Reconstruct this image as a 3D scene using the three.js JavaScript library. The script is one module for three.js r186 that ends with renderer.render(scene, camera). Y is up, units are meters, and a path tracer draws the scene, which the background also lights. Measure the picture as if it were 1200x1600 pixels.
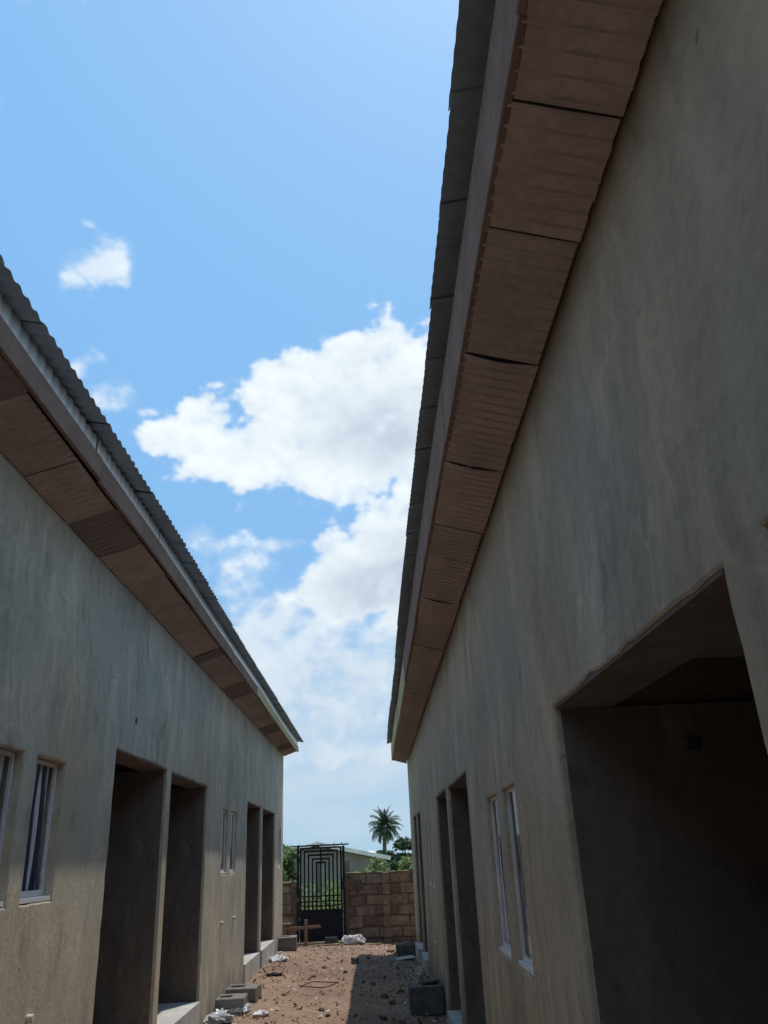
import * as THREE from 'three';
import { ImprovedNoise } from 'three/addons/math/ImprovedNoise.js';
import { mergeGeometries, toCreasedNormals } from 'three/addons/utils/BufferGeometryUtils.js';

// ------------------------------------------------------------------ camera, sky, sun, exposure
const scene = new THREE.Scene();
const FY = 1235;                                             // focal length in pixels of a 1600 px high frame
const camera = new THREE.PerspectiveCamera(2 * Math.atan(800 / FY) * 180 / Math.PI, 3 / 4, 0.05, 1200);
camera.rotation.order = 'YXZ';
camera.rotation.set(0.4079, -0.02866, -0.0475);
camera.position.set(0, 1.7, 0);
scene.add(camera);

const SUN = new THREE.Vector3(0.183, 1, -0.35).normalize();
const sun = new THREE.DirectionalLight(0xfff6ea, 3.0);
sun.position.copy(SUN).multiplyScalar(80).add(new THREE.Vector3(0, 0, -10));
sun.target.position.set(0, 0, -10);
sun.castShadow = true;
sun.shadow.mapSize.set(4096, 4096);
Object.assign(sun.shadow.camera, { left: -25, right: 25, top: 30, bottom: -30, near: 1, far: 200 });
scene.add(sun, sun.target);

const renderer = new THREE.WebGLRenderer({ antialias: true });
renderer.toneMapping = THREE.LinearToneMapping;
renderer.toneMappingExposure = 1;
renderer.shadowMap.enabled = true;
renderer.outputColorSpace = THREE.SRGBColorSpace;

// ------------------------------------------------------------------ small maths
let seed = 12345;
function rnd() { seed |= 0; seed = seed + 0x6D2B79F5 | 0; let t = Math.imul(seed ^ seed >>> 15, 1 | seed); t = t + Math.imul(t ^ t >>> 7, 61 | t) ^ t; return ((t ^ t >>> 14) >>> 0) / 4294967296; }
const rr = (a, b) => a + (b - a) * rnd();
const clamp = (x, a = 0, b = 1) => Math.min(b, Math.max(a, x));
const sstep = (a, b, x) => { const t = clamp((x - a) / (b - a)); return t * t * (3 - 2 * t); };
const mix = (a, b, t) => a + (b - a) * t;
const perlin = new ImprovedNoise();
function fbm3(x, y, z, oct, gain = 0.52) { let s = 0, a = 0.5; for (let i = 0; i < oct; i++) { s += a * perlin.noise(x, y, z); x *= 2.03; y *= 2.03; z *= 2.03; a *= gain; } return s; }
// tiling value noise
const HT = new Float32Array(65536); { let s = seed; seed = 777; for (let i = 0; i < 65536; i++) HT[i] = rnd(); seed = s; }
const hsh = (x, y, k) => HT[(x * 7919 + y * 104729 + k * 3571 + (x * y * 31)) & 65535];
function vn(x, y, px, py, k) {
  const xi = Math.floor(x), yi = Math.floor(y), fx = x - xi, fy = y - yi;
  const u = fx * fx * (3 - 2 * fx), v = fy * fy * (3 - 2 * fy);
  const x0 = ((xi % px) + px) % px, x1 = (x0 + 1) % px, y0 = ((yi % py) + py) % py, y1 = (y0 + 1) % py;
  const a = hsh(x0, y0, k), b = hsh(x1, y0, k), c = hsh(x0, y1, k), d = hsh(x1, y1, k);
  return a + (b - a) * u + (c - a) * v + (a - b - c + d) * u * v;
}
function tfbm(u, v, nx, ny, oct, k) { let s = 0, a = 0.5, t = 0; for (let i = 0; i < oct; i++) { s += a * vn(u * nx, v * ny, nx, ny, k + i); t += a; a *= 0.5; nx *= 2; ny *= 2; } return s / t; }

// ------------------------------------------------------------------ the sky: air and clouds (azimuth, elevation, radii in degrees)
const CUMULUS = [
  [-0.1, 31.2, 4.4, 3.6], [-1.0, 33.8, 2.2, 1.7], [-4.9, 30.9, 3.2, 3.4], [-7.0, 32.6, 1.6, 1.8], [3.2, 32.1, 3.7, 3.1], [1.9, 29.1, 4.0, 2.6], [-3.3, 27.7, 3.7, 2.3], [-8.5, 27.1, 2.7, 1.6], [-11.5, 26.8, 2.2, 1.3], [-12.9, 29.9, 1.8, 1.9], [-14.8, 28.6, 1.5, 1.1], [-16.2, 28.0, 1.1, 0.9], [7.3, 30.0, 4.1, 4.1],
  [1.5, 20.6, 2.8, 3.0], [-0.5, 18.8, 3.7, 2.5], [-2.9, 17.6, 2.6, 1.5], [3.7, 22.2, 2.6, 2.0], [6.4, 20.3, 4.1, 5.1]];
const WISPS = [
  [-3.8, 16.9, 3.4, 1.6], [1.3, 15.2, 4.3, 2.4], [-6.3, 16.0, 2.8, 1.3], [-8.9, 15.0, 2.0, 1.1], [-4.5, 14.0, 4.5, 1.4],
  [-8.8, 19.8, 2.0, 1.1], [-12.6, 21.3, 1.5, 1.3], [-9.9, 18.2, 1.4, 0.9], [-6.4, 21.2, 1.4, 0.5],
  [-22.3, 39.0, 2.0, 1.1], [-20.3, 40.0, 0.7, 1.3], [-24.1, 37.9, 0.8, 0.7], [-23.3, 41.5, 0.5, 0.3], [-21.8, 40.9, 0.6, 0.4],
  [-19.4, 31.0, 1.2, 1.2], [-21.0, 30.3, 0.8, 0.6], [-22.8, 32.2, 0.7, 0.8], [-17.0, 30.0, 0.7, 0.3],
  [-4.5, 11.2, 5.4, 1.8], [-0.9, 9.4, 5.4, 2.2], [-6.8, 12.6, 2.7, 1.1], [-2.7, 6.4, 6.2, 1.1]];
const GREYS = [[1.4, 29.2, 3.8, 2.5], [0.8, 17.6, 3.7, 2.1], [3.4, 18.7, 2.8, 2.8]];
{ // the same kind of clouds all round the sky, away from the part that the alley frames
  const keep = seed; seed = 99;
  for (let i = 0; i < 46; i++) {
    const az = rr(34, 326), el = rr(6, 58), r = rr(2.5, 7) * (el > 40 ? 0.7 : 1);
    for (let k = 0; k < 5; k++) CUMULUS.push([((az + rr(-1.4, 1.4) * r + 180) % 360) - 180, el + rr(-0.4, 0.4) * r, r * rr(0.5, 1), r * rr(0.35, 0.7)]);
    GREYS.push([((az + 180) % 360) - 180, el - 0.2 * r, r, r * 0.5]);
  }
  seed = keep;
}
function buildSky() {
  const W = 2048, H = 2048, data = new Float32Array(W * H * 4);
  const D = 180 / Math.PI;
  const rows = (list, el, pad) => list.filter(b => Math.abs(el - b[1]) < b[3] * pad);
  for (let j = 0; j < H; j++) {
    const el = ((j + 0.5) / H - 0.5) * 180, ce = Math.cos(el / D), se = Math.sin(el / D);
    const cs = rows(CUMULUS, el, 2.2), ws = rows(WISPS, el, 2.6), gs = rows(GREYS, el, 3);
    for (let i = 0; i < W; i++) {
      const th = ((i + 0.5) / W - 0.5) * 2 * Math.PI;          // atan2(z, x)
      const x = Math.cos(th) * ce, z = Math.sin(th) * ce, y = se;
      const az = Math.atan2(x, -z) * D;
      let r, g, b;
      // clear air: pale at the horizon, blue above, whitening round the sun
      const e = Math.max(el, 0);
      const h = Math.exp(-e / 11);
      const up = sstep(20, 90, e);
      r = mix(mix(0.203, 0.190, up), 0.43, h); g = mix(mix(0.482, 0.465, up), 0.62, h); b = mix(mix(0.885, 0.86, up), 0.76, h);
      const cd = clamp(x * SUN.x + y * SUN.y + z * SUN.z, -1, 1), sa = Math.acos(cd) * D;
      const glow = 0.62 * Math.exp(-sa / 9) + 0.22 * Math.exp(-sa / 24);
      r += glow * 0.95; g += glow * 0.80; b += glow * 0.55;
      if (el > -2) {
        const X = x * 9, Y = y * 9, Z = z * 9;
        let dc = 0, dw = 0, gr = 0;
        let near = 0;
        for (const q of cs) { let da = az - q[0]; if (da > 180) da -= 360; if (da < -180) da += 360; const u = da * ce / q[2], v = (el - q[1]) / q[3], t = u * u + v * v; if (t < 5) { const w = Math.exp(-t * 0.8); dc = 1 - (1 - dc) * (1 - w); near = 1; } }
        for (const q of ws) { let da = az - q[0]; if (da > 180) da -= 360; if (da < -180) da += 360; const u = da * ce / q[2], v = (el - q[1]) / q[3], t = u * u + v * v; if (t < 6) { const w = 0.68 * Math.exp(-t * 0.8); dw = 1 - (1 - dw) * (1 - w); near = 1; } }
        if (near) {
          const n = fbm3(X * 2.0 + 3.1, Y * 2.2, Z * 2.0, 7, 0.6), n2 = fbm3(X * 5.1 + 7.7, Y * 5.6, Z * 5.1 + 1.3, 5, 0.6);
          const up = fbm3(X * 2.0 + 3.1 + 0.24 * SUN.x, Y * 2.2 + 0.24, Z * 2.0 + 0.24 * SUN.z, 5, 0.6);
          const field = dc + 0.85 * n + 0.22 * n2;
          const a = 0.56 * sstep(0.37, 0.56, field) + 0.42 * sstep(0.26, 0.84, field);
          const body = clamp(field);
          const aw = 0.90 * sstep(0.26, 0.92, dw + 0.85 * n + 0.45 * n2) + 0.08 * sstep(0.2, 0.5, dw);
          for (const q of gs) { let da = az - q[0]; if (da > 180) da -= 360; if (da < -180) da += 360; const u = da * ce / q[2], v = (el - q[1]) / q[3]; gr = Math.max(gr, Math.exp(-(u * u + v * v) * 0.75)); }
          let sh = 1.0 + 0.24 * (n - up) - 0.44 * gr * (0.8 + 0.35 * n) * sstep(0.45, 0.95, body);
          sh *= mix(0.84, 1.0, sstep(8, 22, el));
          const cr = 0.88 * sh, cg = 0.955 * (0.10 + 0.90 * sh), cb = 1.0 * (0.35 + 0.65 * sh);
          const A = clamp(1 - (1 - a) * (1 - aw * 0.8));
          r = mix(r, cr, A); g = mix(g, cg, A); b = mix(b, cb, A);
        }
        // thin pale layers low down
        const st = fbm3(x * 5 + 9, y * 26, z * 5, 5);
        const low = sstep(0, 3, el) * (1 - sstep(10, 19, el));
        const al = low * clamp(0.55 + 1.0 * st) * 0.85;
        r = mix(r, 0.66, al); g = mix(g, 0.765, al); b = mix(b, 0.85, al);
      } else { const k = sstep(-2, -12, el); r = mix(r, 0.22, k); g = mix(g, 0.19, k); b = mix(b, 0.15, k); }
      const o = (j * W + i) * 4; data[o] = r; data[o + 1] = g; data[o + 2] = b; data[o + 3] = 1;
    }
  }
  const t = new THREE.DataTexture(data, W, H, THREE.RGBAFormat, THREE.FloatType);
  t.mapping = THREE.EquirectangularReflectionMapping; t.magFilter = THREE.LinearFilter; t.minFilter = THREE.LinearFilter;
  t.wrapS = THREE.RepeatWrapping; t.colorSpace = THREE.LinearSRGBColorSpace; t.needsUpdate = true;
  return t;
}
const sky = buildSky();
scene.background = sky; scene.environment = sky;

// ------------------------------------------------------------------ textures
const toS = c => Math.round(255 * (c <= 0.0031308 ? 12.92 * c : 1.055 * Math.pow(clamp(c), 1 / 2.4) - 0.055));
function tex(w, h, fn, srgb, repX, repY) {                   // fn(u, v) -> [r, g, b] linear
  const d = new Uint8Array(w * h * 4);
  for (let j = 0; j < h; j++) for (let i = 0; i < w; i++) {
    const c = fn((i + 0.5) / w, (j + 0.5) / h), o = (j * w + i) * 4;
    if (srgb) { d[o] = toS(c[0]); d[o + 1] = toS(c[1]); d[o + 2] = toS(c[2]); } else { d[o] = d[o + 1] = d[o + 2] = Math.round(255 * clamp(c[0])); }
    d[o + 3] = 255;
  }
  const t = new THREE.DataTexture(d, w, h, THREE.RGBAFormat);
  t.wrapS = t.wrapT = THREE.RepeatWrapping; t.magFilter = THREE.LinearFilter; t.minFilter = THREE.LinearMipmapLinearFilter; t.generateMipmaps = true;
  if (srgb) t.colorSpace = THREE.SRGBColorSpace;
  t.repeat.set(repX, repY); t.anisotropy = 8; t.needsUpdate = true;
  return t;
}
function plasterMap(k, base, W, Hm, px = 2048, stain = 1) {               // hand-floated cement render: trowel smears, damp and pale patches
  return tex(px, px / 2, (u, v) => {
    const wob = tfbm(u, v, 10, 9, 3, k + 50) - 0.5, uu = u + wob * 0.035;
    const st = tfbm(uu, v, 44, 9, 4, k) - 0.5;                 // smears, longer than wide
    const st2 = tfbm(uu + wob * 0.01, v + 0.3, 150, 14, 3, k + 7) - 0.5;
    const bl = tfbm(u, v, 7, 6, 4, k + 13) - 0.5;              // large blotches
    const fine = tfbm(u, v, 256, 128, 3, k + 19) - 0.5;
    const warm = tfbm(uu, v, 9, 5, 4, k + 29) - 0.5;
    const gate = tfbm(u, v, 8, 7, 2, k + 61);
    const rg = 1 - Math.abs(2 * tfbm(uu + wob * 0.01, v, 58, 13, 2, k + 83) - 1), rg2 = 1 - Math.abs(2 * tfbm(uu, v + 0.4, 130, 40, 2, k + 89) - 1);
    let m = 1 + 0.46 * st * sstep(0.2, 0.7, gate) + 0.34 * st2 * sstep(0.2, 0.7, gate) + 0.24 * bl + 0.24 * fine;
    m *= 1 + 0.13 * sstep(0.90, 0.99, rg) * sstep(0.3, 0.6, gate) - 0.10 * sstep(0.93, 1.0, rg2) * sstep(0.35, 0.6, tfbm(u, v, 12, 8, 2, k + 97));
    const cr = 1 - Math.abs(2 * tfbm(u + 0.02 * st, v, 7, 5, 5, k + 101) - 1); m *= 1 - 0.35 * sstep(0.994, 0.999, cr) * sstep(0.55, 0.7, tfbm(u, v, 6, 4, 2, k + 103));
    const dk = tfbm(uu, v, 70, 14, 3, k + 37); if (dk > 0.66) m *= 1 - 1.2 * (dk - 0.66);
    const pale = tfbm(uu, v, 26, 5, 3, k + 43); m *= 1 + 0.8 * Math.max(0, pale - 0.54);
    const sp = vn(u * 500, v * 250, 500, 250, k + 71) * vn(u * 40, v * 20, 40, 20, k + 72); if (sp > 0.86) m *= 0.6;
    const yy = v * Hm, damp = stain * sstep(0.42, 0.0, yy + 0.7 * (tfbm(u, v, 30, 12, 4, k + 111) - 0.5)) * (yy < 1.5 ? 1 : 0);
    m *= 1 - 0.45 * damp;
    m = clamp(m, 0.4, 1.5);
    const w = 0.20 * warm + 0.06 * st;
    return [base[0] * m * (1 + w), base[1] * m * (1 + 0.1 * w), base[2] * m * (1 - 1.3 * w)];
  }, true, 1 / W, 1 / Hm);
}
const plasterBump = tex(1024, 1024, (u, v) => {
  const a = tfbm(u, v, 5, 4, 4, 3), b = tfbm(u + 0.03 * a, v, 36, 8, 4, 9), c = tfbm(u, v, 180, 120, 3, 15);
  return [0.40 * a + 0.38 * b + 0.22 * c];
}, false, 1 / 2.1, 1 / 2.1);
const fineBump = tex(512, 512, (u, v) => [0.5 * tfbm(u, v, 24, 24, 4, 4) + 0.5 * tfbm(u, v, 90, 90, 2, 8)], false, 1 / 0.7, 1 / 0.7);
function mottled(k, c0, c1, size, n = 8, W = 512) { return tex(W, W, (u, v) => { const t = clamp(0.5 + 1.6 * (tfbm(u, v, n, n, 5, k) - 0.5)), f = 1 + 0.35 * (tfbm(u, v, n * 8, n * 8, 3, k + 9) - 0.5); return [mix(c0[0], c1[0], t) * f, mix(c0[1], c1[1], t) * f, mix(c0[2], c1[2], t) * f]; }, true, 1 / size, 1 / size); }
const std = (o) => new THREE.MeshStandardMaterial(Object.assign({ roughness: 0.92, metalness: 0 }, o));

const M = {
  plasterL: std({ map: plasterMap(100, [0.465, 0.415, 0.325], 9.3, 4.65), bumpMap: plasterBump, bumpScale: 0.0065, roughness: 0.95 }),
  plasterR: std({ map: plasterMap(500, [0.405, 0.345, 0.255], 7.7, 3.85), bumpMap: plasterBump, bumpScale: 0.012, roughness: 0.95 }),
  porch: std({ map: plasterMap(900, [0.145, 0.12, 0.10], 6.1, 3.05, 1024, 0), bumpMap: plasterBump, bumpScale: 0.008, roughness: 0.95 }),  // wall plaster darkened, the shade of the recess is put into its colour
  shade_strip: std({ map: mottled(25, [0.115, 0.092, 0.077], [0.18, 0.148, 0.125], 0.9, 6, 256), bumpMap: fineBump, bumpScale: 0.003 }),  // dark colour that paints the shade under the door heads
  band: std({ map: mottled(21, [0.27, 0.24, 0.195], [0.35, 0.31, 0.25], 1.4, 6), bumpMap: fineBump, bumpScale: 0.004 }),
  step: std({ map: mottled(31, [0.44, 0.43, 0.41], [0.60, 0.59, 0.57], 1.2, 6), bumpMap: fineBump, bumpScale: 0.004 }),
  soffit: [0, 1, 2, 3].map(i => std({ map: mottled(200 + i * 11, [[0.36, 0.278, 0.245], [0.39, 0.30, 0.262], [0.33, 0.258, 0.23], [0.19, 0.15, 0.132]][i], [[0.48, 0.375, 0.335], [0.51, 0.395, 0.35], [0.45, 0.355, 0.318], [0.26, 0.205, 0.183]][i], 0.9, 5, 256), roughness: 0.72 })),
  fascia: [0, 1].map(i => new THREE.MeshPhysicalMaterial({ map: mottled(260 + i * 7, [0.215, 0.143, 0.112], [0.285, 0.195, 0.153], 1.1, 5, 256), roughness: 0.9, specularIntensity: 0.08 })),
  timber: [0, 1].map(i => std({ map: tex(256, 256, (u, v) => { const g = tfbm(u, v, 3, 40, 4, 300 + i * 5), b = tfbm(u, v, 6, 6, 3, 310 + i); const m = 0.75 + 0.5 * g + 0.25 * (b - 0.5); return [0.46 * m, 0.385 * m, 0.205 * m]; }, true, 1 / 1.3, 1 / 0.4), roughness: 0.85, bumpMap: fineBump, bumpScale: 0.002 })),
  roof: [0, 1, 2].map(i => std({ map: mottled(330 + i * 9, [0.285, 0.36, 0.42], [0.375, 0.465, 0.53], 1.2, 6, 256), roughness: 0.55, metalness: 0.35 })),
  strip: std({ color: new THREE.Color(0.86, 0.85, 0.81), roughness: 0.4, metalness: 0.25 }),
  alu: std({ map: mottled(350, [0.70, 0.70, 0.69], [0.80, 0.80, 0.80], 0.8, 6, 256), roughness: 0.4 }),
  glass: new THREE.MeshPhysicalMaterial({ color: 0xffffff, roughness: 0.03, transmission: 1, thickness: 0, ior: 1.5, specularIntensity: 0.3 }),
  curtain: std({ vertexColors: true, roughness: 0.95, side: THREE.DoubleSide }),
  pvc: std({ color: new THREE.Color(0.62, 0.60, 0.55), roughness: 0.5 }),
  dark: std({ color: new THREE.Color(0.025, 0.025, 0.025), roughness: 0.9 }),
  door: std({ map: mottled(371, [0.05, 0.032, 0.024], [0.085, 0.052, 0.038], 0.9, 5, 256), roughness: 0.6 }),
  gate: std({ map: mottled(381, [0.006, 0.008, 0.016], [0.014, 0.017, 0.028], 0.5, 6, 256), roughness: 0.8, metalness: 0 }),
  bare: std({ color: new THREE.Color(0.42, 0.40, 0.38), roughness: 0.7 }),
  mud: [0, 1, 2, 3].map(i => std({ map: mottled(400 + i * 13, [[0.155, 0.112, 0.088], [0.185, 0.134, 0.105], [0.12, 0.085, 0.067], [0.165, 0.119, 0.094]][i], [[0.32, 0.235, 0.187], [0.36, 0.268, 0.214], [0.25, 0.18, 0.142], [0.335, 0.248, 0.197]][i], 0.5, 5, 256), bumpMap: fineBump, bumpScale: 0.008, roughness: 1 })),
  mortar: std({ map: mottled(470, [0.095, 0.067, 0.053], [0.175, 0.123, 0.096], 0.5, 6, 256), bumpMap: fineBump, bumpScale: 0.008, roughness: 1 }),
  moss: std({ map: mottled(480, [0.13, 0.105, 0.06], [0.20, 0.18, 0.09], 0.4, 6, 128), roughness: 1 }),
  block: std({ map: mottled(490, [0.15, 0.14, 0.125], [0.25, 0.235, 0.21], 0.5, 8, 256), bumpMap: fineBump, bumpScale: 0.006, roughness: 1 }),
  blockDark: std({ map: mottled(495, [0.085, 0.085, 0.085], [0.15, 0.15, 0.145], 0.5, 8, 256), bumpMap: fineBump, bumpScale: 0.006, roughness: 1 }),
  wood: std({ map: tex(256, 256, (u, v) => { const g = tfbm(u, v, 4, 60, 4, 520), m = 0.65 + 0.7 * g; return [0.30 * m, 0.195 * m, 0.125 * m]; }, true, 1 / 0.6, 1 / 0.2), roughness: 0.9 }),
  sack: std({ map: mottled(530, [0.62, 0.58, 0.60], [0.80, 0.78, 0.80], 0.25, 5, 256), roughness: 0.7, side: THREE.DoubleSide }),
  poly: new THREE.MeshPhysicalMaterial({ color: new THREE.Color(0.52, 0.55, 0.58), roughness: 0.4, transmission: 0.25, thickness: 0, side: THREE.DoubleSide }),
  paper: std({ map: mottled(540, [0.42, 0.40, 0.36], [0.56, 0.53, 0.48], 0.3, 5, 128), roughness: 0.9, side: THREE.DoubleSide }),
  wire: std({ color: new THREE.Color(0.045, 0.03, 0.025), roughness: 0.8 }),
  houseWall: std({ map: mottled(550, [0.17, 0.16, 0.14], [0.25, 0.24, 0.21], 3, 6, 256), roughness: 0.95 }),
  houseRoof: std({ map: mottled(560, [0.68, 0.65, 0.60], [0.82, 0.79, 0.74], 3, 6, 256), roughness: 0.6, metalness: 0.1 }),
  tank: std({ color: new THREE.Color(0.85, 0.86, 0.86), roughness: 0.45 }),
  bark: std({ map: mottled(570, [0.10, 0.075, 0.055], [0.19, 0.15, 0.115], 0.5, 6, 128), roughness: 1, bumpMap: fineBump, bumpScale: 0.01 }),
  leaf: new THREE.MeshPhysicalMaterial({ vertexColors: true, roughness: 0.95, transmission: 0.5, thickness: 0, side: THREE.DoubleSide }),
  leafFar: std({ vertexColors: true, roughness: 0.7, side: THREE.DoubleSide }),
};

// ------------------------------------------------------------------ builders
const names = {};
function named(n) { const k = names[n] = (names[n] ?? -1) + 1; return k ? n + '_' + String(k).padStart(3, '0') : n; }
function fin(o) { o.traverse(m => { if (m.isMesh) { m.castShadow = true; m.receiveShadow = true; } }); return o; }
function tag(o, label, category, group) { o.userData.label = label; o.userData.category = category; if (group) o.userData.group = group; return o; }
function thing(name, label, category, pos = [0, 0, 0], turn = 0, group) { const g = new THREE.Group(); g.name = named(name); g.position.set(...pos); g.rotation.y = turn; scene.add(g); return tag(g, label, category, group); }
function mesh(name, geo, mat, parent) { const m = new THREE.Mesh(geo, mat); m.name = parent ? name : named(name); m.castShadow = m.receiveShadow = true; (parent || scene).add(m); return m; }
function stuff(o) { o.userData.kind = 'stuff'; return o; }
function structure(o) { o.userData.kind = 'structure'; return o; }
function uvBox(g) {                                            // uv in metres by the face's main axis
  g = g.index ? g.toNonIndexed() : g; g.computeVertexNormals();
  const p = g.attributes.position, n = g.attributes.normal, uv = new Float32Array(p.count * 2);
  for (let i = 0; i < p.count; i++) {
    const ax = Math.abs(n.getX(i)), ay = Math.abs(n.getY(i)), az = Math.abs(n.getZ(i));
    if (ax >= ay && ax >= az) { uv[2 * i] = p.getZ(i); uv[2 * i + 1] = p.getY(i); }
    else if (ay >= az) { uv[2 * i] = p.getX(i); uv[2 * i + 1] = p.getZ(i); }
    else { uv[2 * i] = p.getX(i); uv[2 * i + 1] = p.getY(i); }
  }
  g.setAttribute('uv', new THREE.BufferAttribute(uv, 2));
  return g;
}
function box(x0, x1, y0, y1, z0, z1, ch = 0) {                 // a box between limits, edges chamfered by ch
  const w = x1 - x0, h = y1 - y0, d = z1 - z0;
  let g;
  if (ch > 0) {
    const s = new THREE.Shape(); const c = ch;
    s.moveTo(-w / 2 + c, -h / 2 + c); s.lineTo(w / 2 - c, -h / 2 + c); s.lineTo(w / 2 - c, h / 2 - c); s.lineTo(-w / 2 + c, h / 2 - c); s.closePath();
    g = new THREE.ExtrudeGeometry(s, { depth: d - 2 * c, bevelEnabled: true, bevelSize: c, bevelThickness: c, bevelSegments: 1 });
    g.translate(0, 0, -d / 2 + c);
  } else g = new THREE.BoxGeometry(w, h, d);
  g.translate((x0 + x1) / 2, (y0 + y1) / 2, (z0 + z1) / 2);
  return uvBox(g);
}
function bar(a, b, r, r2 = r, seg = 8) {                      // a round bar between two points
  const A = new THREE.Vector3(...a), B = new THREE.Vector3(...b), L = A.distanceTo(B);
  const g = new THREE.CylinderGeometry(r2, r, L, seg, 1); g.translate(0, L / 2, 0);
  g.applyQuaternion(new THREE.Quaternion().setFromUnitVectors(new THREE.Vector3(0, 1, 0), B.clone().sub(A).normalize())); g.translate(...a);
  return g.toNonIndexed();
}
function mg(list) { return mergeGeometries(list.map(g => { g = g.index ? g.toNonIndexed() : g; for (const k of Object.keys(g.attributes)) if (!['position', 'normal', 'uv'].includes(k)) g.deleteAttribute(k); return g; })); }

// ------------------------------------------------------------------ terrain
const XL = -1.96, XR = 0.765;
const gBase = (x, z) => {
  let y = mix(0.06, -0.07, clamp((x - XL) / (XR - XL)));
  if (z < -19.6) y -= 0.03 * Math.min(-19.6 - z, 60);
  return y;
};
const gRough = (x, z) => 0.030 * fbm3(x * 1.1, 3.3, z * 0.9, 3) + 0.020 * fbm3(x * 5, 1.7, z * 5, 3);
const gy = (x, z) => gBase(x, z) + gRough(x, z);
{
  const xs = [], zs = [];
  for (const v of [-260, -140, -80, -45, -25, -14, -8, -5, -3.4, -2.6]) xs.push(v);
  for (let v = -2.2; v <= 1.3; v += 0.022) xs.push(v);
  for (const v of [1.7, 2.6, 4, 7, 12, 20, 35, 60, 110, 260]) xs.push(v);
  for (const v of [60, 30, 14, 8, 4, 0, -3, -6]) zs.push(v);
  for (let v = -8; v >= -20; v -= 0.026) zs.push(v);
  for (const v of [-20.6, -21.6, -23, -25, -28, -32, -38, -46, -58, -75, -100, -140, -200, -300, -480, -700]) zs.push(v);
  const pos = [], uv = [], idx = [], col = [];
  for (const z of zs) for (const x of xs) {
    const inA = x > -2.3 && x < 1.4 && z < -7.9 && z > -20.1;
    pos.push(x, gBase(x, z) + (inA ? gRough(x, z) + 0.012 * Math.max(0, perlin.noise(x * 17, 4, z * 17)) + 0.010 * perlin.noise(x * 31, 9, z * 31) : 0), z);
    uv.push(x, z);
    const g = sstep(-19.7, -20.6, z) * 0.8; col.push(mix(1, 0.7, g), mix(1, 1.35, g), mix(1, 0.6, g));
  }
  for (let j = 0; j < zs.length - 1; j++) for (let i = 0; i < xs.length - 1; i++) { const a = j * xs.length + i, b = a + 1, c = a + xs.length, d = c + 1; idx.push(a, b, c, b, d, c); }
  const g = new THREE.BufferGeometry();
  g.setAttribute('position', new THREE.Float32BufferAttribute(pos, 3)); g.setAttribute('uv', new THREE.Float32BufferAttribute(uv, 2)); g.setAttribute('color', new THREE.Float32BufferAttribute(col, 3));
  g.setIndex(idx); g.computeVertexNormals();
  const map = tex(2048, 2048, (u, v) => {
    const a = tfbm(u, v, 6, 6, 5, 600), b = tfbm(u, v, 60, 60, 4, 610), c = tfbm(u, v, 260, 260, 2, 620), p = vn(u * 420, v * 420, 420, 420, 630), q = tfbm(u, v, 16, 16, 4, 640);
    let m = 0.62 + 0.5 * a + 0.45 * (b - 0.5) + 0.35 * (c - 0.5); if (p > 0.93) m *= 0.6; if (p < 0.05) m *= 1.25;
    const s = clamp((q - 0.5) * 2.2);
    return [mix(0.315, 0.335, s) * m, mix(0.21, 0.237, s) * m, mix(0.15, 0.176, s) * m];
  }, true, 1 / 5.3, 1 / 5.3);
  const bump = tex(1024, 1024, (u, v) => [0.5 * tfbm(u, v, 20, 20, 4, 650) + 0.5 * tfbm(u, v, 110, 110, 3, 660)], false, 1 / 2.3, 1 / 2.3);
  structure(mesh('ground', g, std({ map, bumpMap: bump, bumpScale: 0.03, roughness: 1, vertexColors: true })));
}

// ------------------------------------------------------------------ the two terraces
// local frame of a facade: u runs along the wall so that the extrusion goes into the building
function wobbleRect(u0, u1, v0, v1, amp, step = 0.09) {
  const P = [], push = (a, b, c, d) => { const L = Math.hypot(c - a, d - b), n = Math.max(1, Math.round(L / step)); for (let i = 0; i < n; i++) { const t = i / n, k = (i === 0 ? 0.3 : 1) * amp; const wv = (L > 1.2 && i > 1 && i < n - 1 ? 0.005 : 0) * perlin.noise(a + 3 * t * L, b * 1.7, 5.5), ch = L > 1.2 && i > 1 && i < n - 1 && rnd() < 0.05 ? 0.012 : 0, ox = (d - b) / L, oy = -(c - a) / L; P.push(new THREE.Vector2(mix(a, c, t) + k * (2 * rnd() - 1) + (wv + ch) * ox, mix(b, d, t) + k * (2 * rnd() - 1) + (wv + ch) * oy)); } };
  push(u0, v0, u1, v0); push(u1, v0, u1, v1); push(u1, v1, u0, v1); push(u0, v1, u0, v0);
  return P;
}
function facadeMatrix(X, dir) {
  return dir > 0 ? new THREE.Matrix4().set(0, 0, -1, X, 0, 1, 0, 0, 1, 0, 0, 0, 0, 0, 0, 1) : new THREE.Matrix4().set(0, 0, 1, X, 0, 1, 0, 0, -1, 0, 0, 0, 0, 0, 0, 1);
}
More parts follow.
